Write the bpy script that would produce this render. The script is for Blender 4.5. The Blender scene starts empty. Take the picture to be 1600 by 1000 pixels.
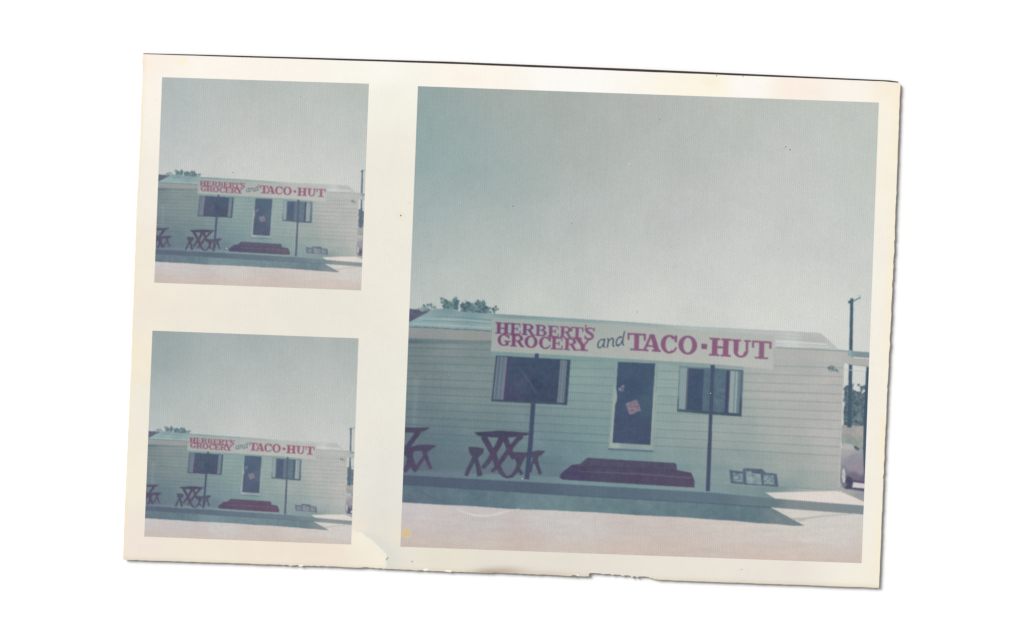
import bpy, math, random
import numpy as np
from mathutils import Vector
from mathutils.geometry import delaunay_2d_cdt
R = math.radians
random.seed(7)
S = 0.1125e-3                      # metres of print per picture-grid unit; the sheet is 133 mm wide (a 3.5 x 5 inch print)
C = bpy.context.scene.collection
sc = bpy.context.scene

# ------------------------------------------------------------------ camera, sky, sun, exposure
cam_d = bpy.data.cameras.new('camera'); cam = bpy.data.objects.new('camera', cam_d); C.objects.link(cam)
cam_d.lens = 85; cam_d.sensor_width = 36; cam_d.clip_start = 0.02; cam_d.clip_end = 60
Z_BACK, Z_TOP = 0.50e-3, 0.85e-3    # flat sheet, raised and thickened to widen its cast shadow
cam.location = (0, 0, Z_TOP + 1600 * S * 85 / 36)
sc.camera = cam
world = bpy.data.worlds.new('World'); sc.world = world; world.use_nodes = True
wn = world.node_tree.nodes; wl = world.node_tree.links
sky = wn.new('ShaderNodeTexSky'); sky.sky_type = 'NISHITA'; sky.sun_disc = False
sky.sun_elevation = R(52); sky.sun_rotation = R(-62)
hs = wn.new('ShaderNodeHueSaturation'); hs.inputs['Saturation'].default_value = 0.0
wl.new(sky.outputs[0], hs.inputs['Color'])
wl.new(hs.outputs[0], wn['Background'].inputs[0]); wn['Background'].inputs[1].default_value = 0.10
sun_d = bpy.data.lights.new('sun', 'SUN'); sun_d.energy = 3.45; sun_d.angle = R(26); sun_d.color = (1, 0.995, 0.985)
sun = bpy.data.objects.new('sun', sun_d); C.objects.link(sun)
sd = Vector((-0.80, 0.62, 1.0)).normalized()        # towards the sun: upper left, so shadows fall right and down
sun.rotation_euler = sd.to_track_quat('Z', 'Y').to_euler()
sun.location = (-0.3, 0.2, 0.5)
sc.view_settings.view_transform = 'Standard'; sc.view_settings.look = 'None'
sc.view_settings.gamma = 1; sc.view_settings.use_curve_mapping = False
sc.view_settings.exposure = 0.0
LIGHT = 1.215                      # how bright a white card renders (linear); ink reflectance = wanted / LIGHT
sc.cycles.pixel_filter_type = 'BLACKMAN_HARRIS'; sc.cycles.filter_width = 1.5

# ------------------------------------------------------------------ helpers
def refl(c):
    c = np.clip(np.asarray(c, dtype=float), 0, 255) / 255
    return np.where(c <= 0.04045, c / 12.92, ((c + 0.055) / 1.055) ** 2.4) / LIGHT
def w2(px, py, z=0.0):
    return ((px - 800) * S, (500 - py) * S, z)
def smooth(e0, e1, x):
    t = np.clip((x - e0) / (e1 - e0), 0, 1); return t * t * (3 - 2 * t)
def A(c): return np.asarray(c, dtype=float)
def mix(a, b, t):
    t = A(t)
    if t.ndim: t = t[..., None]
    return A(a) * (1 - t) + A(b) * t
def hsh(i, j, k=0):
    n = np.sin(i * 127.1 + j * 311.7 + k * 74.7) * 43758.5453
    return n - np.floor(n)
def vnoise(x, y, k=0):
    x, y = A(x), A(y)
    i, j = np.floor(x), np.floor(y); fx, fy = x - i, y - j
    fx = fx * fx * (3 - 2 * fx); fy = fy * fy * (3 - 2 * fy)
    a = hsh(i, j, k) + (hsh(i + 1, j, k) - hsh(i, j, k)) * fx
    b = hsh(i, j + 1, k) + (hsh(i + 1, j + 1, k) - hsh(i, j + 1, k)) * fx
    return (a + (b - a) * fy) * 2 - 1
def field(pts, power=2.6, soft=900.0):
    """smooth colour over the print from a few sampled spots"""
    def f(x, y):
        x, y = A(x), A(y); sw = np.zeros(x.shape); r = np.zeros(x.shape + (3,))
        for (px, py, c) in pts:
            w = 1.0 / ((px - x) ** 2 + (py - y) ** 2 + soft) ** (power / 2)
            sw += w; r += w[..., None] * A(c)
        return r / sw[..., None]
    return f
def flat(c): return lambda x, y: np.broadcast_to(A(c), A(x).shape + (3,))
def jitter(f, a, sc_=3.0, k=0):
    def g(x, y):
        n = vnoise(x / sc_, y / sc_, k) * a + vnoise(x / sc_ * 2.3, y / sc_ * 2.3, k + 9) * a * 0.5
        return f(x, y) + n[..., None]
    return g

def node_mat(name, rough=0.42, spec=0.18, silk=0.10, grain=0.05, attr='ink'):
    m = bpy.data.materials.new(name); m.use_nodes = True
    N = m.node_tree.nodes; L = m.node_tree.links
    b = N['Principled BSDF']; b.inputs['Roughness'].default_value = rough
    b.inputs['Specular IOR Level'].default_value = spec
    at = N.new('ShaderNodeAttribute'); at.attribute_name = attr
    tc = N.new('ShaderNodeTexCoord')
    def math_(op, a, bb=None):
        n = N.new('ShaderNodeMath'); n.operation = op
        for i, v in enumerate((a, bb)):
            if v is None: continue
            if isinstance(v, (int, float)): n.inputs[i].default_value = v
            else: L.new(v, n.inputs[i])
        return n.outputs[0]
    sep = N.new('ShaderNodeSeparateXYZ'); L.new(tc.outputs['Object'], sep.inputs[0])
    X, Y = sep.outputs[0], sep.outputs[1]
    # silk finish: a honeycomb of tiny pits, three crossed waves
    per = 3.55 * S
    waves = []
    for a in (2, 62, 122):
        kx, ky = math.cos(R(a)) * 2 * math.pi / (per * 0.866), math.sin(R(a)) * 2 * math.pi / (per * 0.866)
        waves.append(math_('COSINE', math_('ADD', math_('MULTIPLY', X, kx), math_('MULTIPLY', Y, ky))))
    h = math_('ADD', math_('ADD', waves[0], waves[1]), waves[2])
    n1 = N.new('ShaderNodeTexNoise'); n1.inputs['Scale'].default_value = 1 / (2.2 * S); n1.inputs['Detail'].default_value = 1
    L.new(tc.outputs['Object'], n1.inputs['Vector'])
    n2 = N.new('ShaderNodeTexNoise'); n2.inputs['Scale'].default_value = 1 / (42 * S); n2.inputs['Detail'].default_value = 3
    L.new(tc.outputs['Object'], n2.inputs['Vector'])
    g = math_('ADD', math_('MULTIPLY', math_('SUBTRACT', n1.outputs['Fac'], 0.5), grain * 2.2), math_('MULTIPLY', math_('SUBTRACT', n2.outputs['Fac'], 0.5), grain * 1.3))
    g = math_('ADD', math_('ADD', g, math_('MULTIPLY', h, grain * SILK_SHADE)), 1.0)  # shading of the silk pits also put into the colour
    vm = N.new('ShaderNodeVectorMath'); vm.operation = 'SCALE'
    L.new(at.outputs['Color'], vm.inputs[0]); L.new(g, vm.inputs['Scale'])
    L.new(vm.outputs[0], b.inputs['Base Color'])
    bp = N.new('ShaderNodeBump'); bp.inputs['Strength'].default_value = silk; bp.inputs['Distance'].default_value = 0.03e-3
    L.new(h, bp.inputs['Height']); L.new(bp.outputs[0], b.inputs['Normal'])
    return m
SILK_SHADE = 0.75
M_INK = node_mat('photo_ink')
M_PAPER = node_mat('photo_paper', rough=0.5, spec=0.12, silk=0.08, grain=0.014)
def plain(name, c, rough=0.9, noise=0.0, scale=400):
    m = bpy.data.materials.new(name); m.use_nodes = True
    N = m.node_tree.nodes; L = m.node_tree.links; b = N['Principled BSDF']
    b.inputs['Roughness'].default_value = rough; b.inputs['Specular IOR Level'].default_value = 0.05
    n = N.new('ShaderNodeTexNoise'); n.inputs['Scale'].default_value = scale
    tc = N.new('ShaderNodeTexCoord'); L.new(tc.outputs['Object'], n.inputs['Vector'])
    r = N.new('ShaderNodeMapRange'); r.inputs['To Min'].default_value = 1 - noise; r.inputs['To Max'].default_value = 1 + noise
    L.new(n.outputs['Fac'], r.inputs['Value'])
    v = N.new('ShaderNodeVectorMath'); v.operation = 'SCALE'; v.inputs[0].default_value = c
    L.new(r.outputs[0], v.inputs['Scale']); L.new(v.outputs[0], b.inputs['Base Color'])
    return m
M_WHITE = plain('white_surface', (0.86, 0.86, 0.86), 0.95, 0.004, 60)
M_DARK = plain('dark_sheet', (0.045, 0.036, 0.034), 0.9, 0.25, 3000)

def triangulate(polys, step=None, clip=None):
    """union of simple polygons -> (verts, tris), optionally cut by a square grid and clipped to a convex box"""
    vs, faces, edges = [], [], []
    for p in polys:
        q = []
        for a in p:
            if not q or (abs(q[-1][0] - a[0]) + abs(q[-1][1] - a[1])) > 1e-4: q.append(a)
        if len(q) < 3: continue
        if sum(q[i - 1][0] * q[i][1] - q[i][0] * q[i - 1][1] for i in range(len(q))) < 0: q = q[::-1]
        b = len(vs); vs += [Vector(a) for a in q]; faces.append(list(range(b, b + len(q))))
    if not vs: return [], []
    x0 = min(v.x for v in vs); x1 = max(v.x for v in vs); y0 = min(v.y for v in vs); y1 = max(v.y for v in vs)
    if step and clip:
        x0, x1 = max(x0, clip[0] - 1), min(x1, clip[2] + 1); y0, y1 = max(y0, clip[1] - 1), min(y1, clip[3] + 1)
    if step:
        g = math.floor(x0 / step) * step + step * 0.37
        while g < x1:
            if g > x0: vs += [Vector((g, y0 - 1)), Vector((g, y1 + 1))]; edges.append((len(vs) - 2, len(vs) - 1))
            g += step
        g = math.floor(y0 / step) * step + step * 0.41
        while g < y1:
            if g > y0: vs += [Vector((x0 - 1, g)), Vector((x1 + 1, g))]; edges.append((len(vs) - 2, len(vs) - 1))
            g += step
    if clip:
        a, b_, c, d = clip; k = len(vs)
        vs += [Vector((a, b_)), Vector((c, b_)), Vector((c, d)), Vector((a, d))]
        edges += [(k, k + 1), (k + 1, k + 2), (k + 2, k + 3), (k + 3, k)]
    ov, oe, of, _, _, orf = delaunay_2d_cdt(vs, edges, faces, 0, 1e-5)
    tris = []
    for f, src in zip(of, orf):
        if not src: continue
        cx = sum(ov[i].x for i in f) / len(f); cy = sum(ov[i].y for i in f) / len(f)
        if clip and not (clip[0] < cx < clip[2] and clip[1] < cy < clip[3]): continue
        tris.append(f)
    used = sorted({i for f in tris for i in f}); rm = {u: n for n, u in enumerate(used)}
    return [(ov[i].x, ov[i].y) for i in used], [tuple(rm[i] for i in f) for f in tris]

def make_mesh(name, verts3, faces, cols, mat, parent=None):
    me = bpy.data.meshes.new(name); me.from_pydata(verts3, [], faces); me.update()
    if cols is not None:
        ca = me.color_attributes.new('ink', 'FLOAT_COLOR', 'POINT')
        cc = np.ones((len(verts3), 4), dtype=np.float32); cc[:, :3] = cols
        ca.data.foreach_set('color', cc.ravel())
    me.materials.append(mat)
    o = bpy.data.objects.new(name, me); C.objects.link(o)
    if parent is not None: o.parent = parent
    return o

# ------------------------------------------------------------------ the surface under the print
tt = 1.2
make_top = bpy.data.meshes.new('tabletop')
make_top.from_pydata([(-tt, -tt, 0), (tt, -tt, 0), (tt, tt, 0), (-tt, tt, 0), (-tt, -tt, -0.03), (tt, -tt, -0.03), (tt, tt, -0.03), (-tt, tt, -0.03)], [],
                     [(0, 1, 2, 3), (7, 6, 5, 4), (0, 4, 5, 1), (1, 5, 6, 2), (2, 6, 7, 3), (3, 7, 4, 0)])
make_top.materials.append(M_WHITE)
top = bpy.data.objects.new('tabletop', make_top); C.objects.link(top); top['kind'] = 'structure'

# ------------------------------------------------------------------ the sheet
root = bpy.data.objects.new('photo_print', None); C.objects.link(root)
root['label'] = 'old cream bordered photo sheet with torn lower edge and three faded shop pictures'
root['category'] = 'photograph'
root.empty_display_size = 0.02

def ragged(a, b, n, amp, seed, bite=0.0):
    """points from a to b with the small nicks of a hand cut or torn edge"""
    rnd = random.Random(seed); out = []
    dx, dy = b[0] - a[0], b[1] - a[1]; l = math.hypot(dx, dy); nx, ny = -dy / l, dx / l
    for i in range(n):
        t = (i + (rnd.random() * 0.6 if i else 0)) / n
        o = (rnd.random() - 0.5) * 2 * amp
        if rnd.random() < bite: o += (rnd.random() - 0.5) * 4 * amp
        out.append((a[0] + dx * t + nx * o, a[1] + dy * t + ny * o))
    return out
outline = []
outline += ragged((224.5, 84.6), (700, 99.6), 18, 0.12, 1)
outline += ragged((700, 99.6), (1040, 113.5), 14, 0.15, 2)
outline += ragged((1040, 113.5), (1402, 128), 14, 0.15, 3)
outline += [(1405.5, 129.5), (1406.4, 132)]
outline += ragged((1406.6, 133), (1396.5, 400), 34, 0.35, 4, 0.15)
outline += ragged((1396.5, 400), (1386, 620), 34, 0.45, 5, 0.2)
outline += ragged((1386, 620), (1379, 775), 24, 0.45, 6, 0.2)
outline += ragged((1379, 775), (1373.6, 916), 20, 0.3, 7, 0.1)
outline += [(1373.2, 918.3), (1365, 918.6)]
outline += ragged((1362, 918.2), (1034, 906.2), 40, 0.3, 8)
outline += [(1029, 906), (1026, 905.2), (1022, 905), (1019, 903.2), (1016, 903.4), (1013, 901.5), (1006, 900.6), (997, 901.0), (995.5, 903.5),
            (993.8, 900.8), (990, 900.4), (987, 902.6), (984.5, 899.6), (978, 898.8), (973, 900), (968, 898), (960, 897.6), (957, 898.8), (953, 896.8),
            (941, 897.0), (938, 896.0), (930, 895.6), (924, 895.2), (920.5, 896.0), (920.0, 900.4), (914, 900.8), (905, 900.4)]
outline += ragged((902, 900.2), (776, 894.6), 26, 0.45, 9, 0.15)
outline += [(770, 894.6), (768, 895.6)]
outline += ragged((765, 895.4), (700, 893.0), 12, 0.25, 10)
outline += [(697, 892.2), (693, 893)]
outline += ragged((690, 892.6), (604, 888.8), 16, 0.5, 11, 0.1)
outline += [(600, 888.6), (598, 889.4), (596.5, 887.6)]
outline += ragged((594, 887.8), (430, 882.2), 34, 0.55, 12, 0.25)
outline += ragged((430, 882.2), (196, 874.6), 36, 0.35, 13, 0.12)
outline += [(193.4, 874.6), (192.6, 872.6)]
outline += ragged((192.3, 872), (196.5, 760), 12, 0.2, 14)
outline += ragged((196.5, 760), (203, 620), 16, 0.35, 15)
outline += ragged((203, 620), (209, 460), 18, 0.4, 16)
outline += ragged((209, 460), (213.5, 330), 16, 0.3, 17)
outline += ragged((213.5, 330), (219.0, 220), 12, 0.35, 18)
outline += [(219.6, 206), (220.6, 180), (220.2, 178), (221.2, 158), (222.4, 140), (223.2, 112), (222.8, 96), (223.6, 87)]

paper_f = field([
    (230, 95, (252, 241, 229)), (250, 140, (250, 244, 234)), (330, 100, (253, 247, 238)), (440, 108, (252, 245, 236)), (600, 112, (253, 251, 242)), (735, 118, (253, 246, 236)),
    (900, 118, (254, 252, 248)), (1110, 132, (253, 247, 230)), (1170, 130, (254, 250, 244)), (1240, 140, (252, 240, 228)), (1330, 140, (252, 246, 238)),
    (1395, 145, (251, 240, 222)), (1396, 240, (249, 242, 226)), (1380, 200, (249, 243, 229)), (1385, 420, (247, 241, 228)), (1372, 420, (245, 241, 230)), (1378, 620, (247, 240, 227)),
    (1362, 620, (245, 241, 230)), (1371, 800, (246, 240, 227)), (1358, 800, (244, 240, 230)), (1368, 905, (245, 239, 224)),
    (1200, 900, (234, 226, 218)), (1200, 885, (235, 229, 218)), (1050, 890, (234, 228, 217)), (900, 880, (230, 224, 213)), (780, 872, (230, 224, 214)),
    (700, 880, (231, 225, 210)), (640, 870, (233, 227, 213)), (600, 760, (232, 230, 222)), (590, 600, (235, 232, 222)), (606, 400, (238, 234, 223)), (610, 250, (238, 234, 222)), (610, 150, (243, 240, 229)),
    (400, 485, (236, 231, 219)), (230, 480, (241, 232, 218)), (300, 490, (239, 233, 220)), (500, 490, (234, 230, 219)), (228, 300, (243, 237, 225)), (216, 420, (242, 234, 218)), (212, 560, (244, 235, 214)), (222, 640, (240, 235, 222)),
    (206, 740, (243, 236, 220)), (205, 855, (240, 229, 217)), (300, 860, (241, 231, 216)), (420, 866, (240, 229, 213)), (520, 865, (240, 227, 212)), (560, 875, (236, 228, 214))], 3.0, 260)
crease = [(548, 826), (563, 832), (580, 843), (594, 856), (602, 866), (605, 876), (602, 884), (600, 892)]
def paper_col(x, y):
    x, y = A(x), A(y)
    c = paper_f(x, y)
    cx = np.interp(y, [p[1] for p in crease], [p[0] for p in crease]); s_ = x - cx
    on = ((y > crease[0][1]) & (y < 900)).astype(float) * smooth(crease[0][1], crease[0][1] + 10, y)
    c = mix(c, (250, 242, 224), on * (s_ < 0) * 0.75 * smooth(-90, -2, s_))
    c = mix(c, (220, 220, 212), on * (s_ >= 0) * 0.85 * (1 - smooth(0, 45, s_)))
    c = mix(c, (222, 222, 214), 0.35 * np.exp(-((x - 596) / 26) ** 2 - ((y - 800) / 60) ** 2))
    d = 874.6 + (x - 192.6) * (918.4 - 874.6) / (1373 - 192.6) - y
    c = mix(c, (218, 203, 178), 0.55 * (1 - smooth(-1, 7, d)) * (y > 860))
    re = np.interp(y, [133, 400, 620, 775, 918], [1406.6, 1396.5, 1386, 1379, 1373.2]) - x
    c = mix(c, (254, 235, 198), (0.30 + 0.22 * vnoise(y / 45, y * 0, 90)) * (1 - smooth(1, 17, re)))
    le = x - np.interp(y, [87, 220, 330, 460, 620, 760, 872], [223.6, 219, 213.5, 209, 203, 196.5, 192.3])
    c = mix(c, (250, 232, 200), (0.4 + 0.3 * vnoise(y / 30, y * 0, 91)) * (1 - smooth(0, 7, le)))
    def blob(c, px, py, rx, ry, k, a):
        return mix(c, k, np.minimum(a, 0.9) * np.exp(-((x - px) / rx) ** 2 - ((y - py) / ry) ** 2))
    c = blob(c, 790, 893, 30, 7, (186, 168, 152), .75); c = blob(c, 760, 894, 22, 5, (158, 138, 124), .5); c = blob(c, 850, 897, 45, 5, (205, 190, 172), .5)
    c = blob(c, 285, 96, 9, 6, (253, 240, 205), .6); c = blob(c, 626, 337, 7, 5, (240, 214, 186), .4); c = blob(c, 222, 105, 6, 14, (250, 226, 205), .6)
    c = blob(c, 1110, 128, 14, 8, (253, 240, 212), .6); c = blob(c, 1250, 145, 26, 8, (251, 236, 222), .35); c = blob(c, 730, 122, 30, 8, (252, 240, 228), .35)
    n = vnoise(x / 40, y / 40, 3) * 1.2 + vnoise(x / 9, y / 9, 5) * 0.8
    return c + n[..., None]
def solid_sheet(name, poly, z0, z1, colf, mat, parent, step=None, extra_edges=None, side_col=(235, 228, 214)):
    v2, t = triangulate([poly], step)
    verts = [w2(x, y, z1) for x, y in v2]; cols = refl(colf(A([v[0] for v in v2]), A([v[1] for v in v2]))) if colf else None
    faces = []
    for f in t:                                   # picture rows run downwards, so flip to face up
        faces.append(tuple(reversed(f)))
    n = len(poly); b = len(verts)
    verts += [w2(x, y, z1) for x, y in poly] + [w2(x, y, z0) for x, y in poly]
    if cols is not None: cols = np.vstack([cols, np.tile(refl(side_col), (2 * n, 1))])
    area = sum(poly[i - 1][0] * poly[i][1] - poly[i][0] * poly[i - 1][1] for i in range(n))
    for i in range(n):
        j = (i + 1) % n
        q = (b + i, b + j, b + n + j, b + n + i)
        faces.append(q if area > 0 else tuple(reversed(q)))
    return make_mesh(name, verts, faces, cols, mat, parent)
# dark sheet laid under the print, a sliver of it showing along the top
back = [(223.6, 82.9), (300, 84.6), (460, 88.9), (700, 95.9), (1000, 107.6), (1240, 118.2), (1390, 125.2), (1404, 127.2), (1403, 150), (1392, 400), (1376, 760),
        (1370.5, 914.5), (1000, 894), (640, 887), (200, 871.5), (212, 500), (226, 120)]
bk = solid_sheet('under_sheet', back, 0.0, Z_BACK, None, M_DARK, root)
bk['label'] = 'dark sheet under the print showing as a thin line along the top edge'
def with_crease(poly):
    return poly
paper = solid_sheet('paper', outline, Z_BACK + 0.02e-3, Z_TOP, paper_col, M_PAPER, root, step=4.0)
paper['label'] = 'cream silk finish paper border with ragged lower edge'

# ------------------------------------------------------------------ lettering strokes (glyph box 0..1, y up)
def rc(x0, y0, x1, y1): return [(x0, y0), (x1, y0), (x1, y1), (x0, y1)]
def arc(cx, cy, rx, ry, a0, a1, tx, ty, n=14):
    out = []
    for i in range(n):
        p, q = R(a0 + (a1 - a0) * i / n), R(a0 + (a1 - a0) * (i + 1) / n)
        out.append([(cx + rx * math.cos(p), cy + ry * math.sin(p)), (cx + rx * math.cos(q), cy + ry * math.sin(q)),
                    (cx + (rx - tx) * math.cos(q), cy + (ry - ty) * math.sin(q)), (cx + (rx - tx) * math.cos(p), cy + (ry - ty) * math.sin(p))])
    return out
def stroke(pts, wid, smoothn=0):
    if not hasattr(wid, '__len__'): wid = [wid] * len(pts)
    if smoothn:
        for _ in range(smoothn):
            np_, nw = [pts[0]], [wid[0]]
            for i in range(len(pts) - 1):
                a, b = pts[i], pts[i + 1]
                np_ += [(a[0] * .75 + b[0] * .25, a[1] * .75 + b[1] * .25), (a[0] * .25 + b[0] * .75, a[1] * .25 + b[1] * .75)]
                nw += [wid[i] * .75 + wid[i + 1] * .25, wid[i] * .25 + wid[i + 1] * .75]
            np_.append(pts[-1]); nw.append(wid[-1]); pts, wid = np_, nw
    L, Rr = [], []
    for i, p in enumerate(pts):
        a = pts[max(0, i - 1)]; b = pts[min(len(pts) - 1, i + 1)]
        dx, dy = b[0] - a[0], b[1] - a[1]; l = math.hypot(dx, dy) or 1
        nx, ny = -dy / l * wid[i] / 2, dx / l * wid[i] / 2
        L.append((p[0] + nx, p[1] + ny)); Rr.append((p[0] - nx, p[1] - ny))
    return [[L[i], L[i + 1], Rr[i + 1], Rr[i]] for i in range(len(pts) - 1)]
SF = 0.11
G = {
 'H': [rc(.12, 0, .37, 1), rc(.63, 0, .88, 1), rc(0, 0, .47, SF), rc(.53, 0, 1, SF), rc(0, 1 - SF, .47, 1), rc(.53, 1 - SF, 1, 1), rc(.3, .44, .7, .55)],
 'E': [rc(.12, 0, .40, 1), rc(0, 0, .96, SF), rc(0, 1 - SF, .93, 1), rc(.84, .66, .93, 1), rc(.87, 0, .97, .36), rc(.35, .46, .68, .56), rc(.62, .33, .71, .69)],
 'R': [rc(.10, 0, .35, 1), rc(0, 0, .46, SF), rc(0, 1 - SF, .52, 1), rc(.3, .45, .56, .55)] + arc(.52, .725, .38, .275, -90, 90, .24, .11) +
      [[(.42, .5), (.68, .52), (.90, .11), (1, .11), (1, 0), (.74, 0)]],
 'B': [rc(.10, 0, .35, 1), rc(0, 0, .55, SF), rc(0, 1 - SF, .52, 1), rc(.3, .47, .55, .57)] + arc(.52, .76, .36, .24, -90, 90, .23, .10) + arc(.54, .285, .43, .285, -90, 90, .26, .11),
 'T': [rc(0, 1 - SF, 1, 1), rc(0, .60, .12, 1), rc(.88, .60, 1, 1), rc(.37, 0, .64, 1), rc(.17, 0, .84, SF)],
 'S': stroke([(.86, .74), (.78, .90), (.5, .95), (.2, .84), (.18, .68), (.42, .57), (.66, .46), (.82, .32), (.74, .12), (.48, .05), (.22, .10), (.12, .28)],
             [.07, .10, .12, .2, .24, .27, .27, .25, .18, .12, .10, .08], 2) + [rc(.84, .66, .95, 1), rc(.04, 0, .15, .34)],
 'G': arc(.48, .5, .48, .5, 40, 318, .25, .11, 22) + [rc(.62, .05, .86, .42), rc(.5, .36, 1, .46), rc(.78, .64, .90, .98)],
 'O': arc(.5, .5, .5, .5, 0, 360, .27, .11, 28),
 'C': arc(.5, .5, .5, .5, 42, 312, .28, .11, 22) + [rc(.80, .62, .94, .99), [(.78, .66), (.9, .66), (.94, .8), (.8, .92)], [(.72, .14), (.84, .12), (.97, .36), (.84, .36)]],
 'Y': [rc(.38, 0, .64, .5), rc(.2, 0, .82, SF), [(.06, .95), (.36, .95), (.62, .42), (.38, .38)], [(.80, .95), (.93, .95), (.64, .42), (.5, .42)], rc(0, 1 - SF, .44, 1), rc(.68, 1 - SF, 1, 1)],
 'A': [[(.08, .05), (.22, .05), (.56, 1), (.42, 1)], [(.42, 1), (.64, 1), (.94, .05), (.65, .05)], rc(.24, .26, .74, .37), rc(0, 0, .36, SF), rc(.52, 0, 1, SF), [(.36, .9), (.66, .9), (.64, 1), (.40, 1)]],
 'U': [rc(0, 1 - SF, .48, 1), rc(.64, 1 - SF, 1, 1), rc(.10, .32, .36, 1), rc(.74, .32, .88, 1)] + arc(.49, .36, .39, .36, 180, 360, .22, .11, 14),
 "'": [[(.2, 1), (.9, 1), (.8, .7), (.3, 0), (.15, 0), (.3, .6)]],
 'a': stroke([(.72, .86), (.5, .97), (.2, .8), (.06, .42), (.14, .1), (.36, .04), (.62, .25), (.78, .62)], [.15, .12, .15, .17, .15, .13, .13, .14], 2) + stroke([(.84, 1), (.74, .45), (.74, .1), (.95, .06)], [.17, .17, .15, .1], 1),
 'n': stroke([(.05, .9), (.2, .92), (.18, .5), (.12, .0)], [.1, .16, .16, .17], 1) + stroke([(.2, .55), (.42, .86), (.66, .93), (.78, .75), (.74, .35), (.76, .1), (.98, .08)], [.1, .14, .15, .17, .17, .14, .1], 2),
 'd': stroke([(.70, .58), (.46, .64), (.18, .50), (.06, .26), (.16, .06), (.36, .03), (.62, .16), (.76, .38)], [.13, .11, .13, .15, .13, .12, .11, .12], 2) + stroke([(.96, 1), (.84, .55), (.78, .1), (.98, .04)], [.14, .15, .14, .1], 1),
}
def place(ch, x0, x1, yt, yb, slope=0.06, lean=0.035):
    """glyph boxes are measured on the print: x range, top and bottom rows at the glyph's middle"""
    w, h = x1 - x0, yb - yt; xc = (x0 + x1) / 2; out = []
    for p in G[ch]:
        q = []
        for a, b in p:
            x = x0 + a * w + lean * h * (b - 0.5); q.append((x, yb - b * h + slope * (x - xc)))
        out.append(q)
    return out
def word(spec, ox, oy, k, **kw):
    out = []
    for ch, x0, x1, yt, yb in spec: out += place(ch, ox + x0 / k, ox + x1 / k, oy + yt / k, oy + yb / k, **kw)
    return out
W_TOP = word([('H', 78, 280, 124, 284), ('E', 282, 438, 134, 292), ('R', 448, 628, 144, 302), ('B', 636, 800, 156, 314), ('E', 806, 968, 168, 326), ('R', 975, 1150, 178, 336),
              ('T', 1128, 1302, 188, 346), ("'", 1316, 1352, 158, 232), ('S', 1312, 1466, 190, 362)], 765, 490, 8.89)
W_MID = word([('G', 110, 292, 284, 450), ('R', 290, 486, 294, 462), ('O', 484, 668, 304, 478), ('C', 686, 858, 318, 494), ('E', 852, 1022, 330, 500), ('R', 1032, 1222, 340, 512),
              ('Y', 1176, 1410, 342, 518)], 765, 490, 8.89)
W_AND = word([('a', 116, 240, 262, 392), ('n', 246, 368, 244, 380), ('d', 372, 498, 160, 360)], 920, 500, 8.89, slope=-0.10, lean=0.05)
W_TACO = word([('T', 535, 790, 184, 426), ('A', 735, 1006, 198, 438), ('C', 998, 1240, 206, 466), ('O', 1244, 1506, 216, 482)], 920, 500, 8.89)
W_TACO += [[(1095.8, 537.0), (1105.0, 537.6), (1104.8, 545.6), (1095.8, 545.0)]]
W_HUT = word([('H', 250, 612, 250, 552), ('U', 622, 936, 274, 576), ('T', 955, 1284, 296, 596)], 1085, 505, 10.67)

# ------------------------------------------------------------------ what the pictures show, drawn in the grid of the big picture
BIG = [(653.0, 134.6), (1373.2, 160.2), (1346.2, 880.0), (625.6, 854.2)]
TOPY = lambda x: 0
sky_big = field([
    (655, 138, (146, 164, 163)), (760, 140, (163, 171, 167)), (860, 145, (169, 174, 170)), (1000, 150, (176, 180, 176)), (1180, 156, (186, 191, 187)), (1360, 165, (191, 196, 192)),
    (650, 190, (140, 164, 165)), (720, 200, (148, 168, 167)), (820, 210, (163, 174, 172)), (645, 250, (140, 165, 167)), (730, 260, (149, 170, 171)), (800, 270, (160, 175, 174)), (900, 240, (172, 178, 175)),
    (1050, 230, (182, 187, 184)), (1250, 240, (194, 198, 195)), (1360, 240, (192, 199, 194)), (643, 320, (160, 176, 175)), (760, 340, (172, 182, 180)), (900, 340, (182, 188, 187)), (1050, 330, (189, 193, 193)), (1340, 330, (198, 203, 200)), (1200, 330, (197, 201, 199)),
    (640, 400, (170, 181, 181)), (760, 410, (184, 191, 189)), (950, 420, (196, 200, 198)), (1150, 420, (205, 208, 206)), (1350, 420, (202, 206, 203)),
    (645, 465, (186, 193, 191)), (700, 455, (193, 198, 195)), (830, 475, (202, 206, 201)), (1000, 485, (211, 213, 208)), (1200, 500, (214, 216, 211)), (1310, 515, (216, 217, 213)), (1350, 500, (206, 210, 206))], 3.2, 2600)
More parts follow.
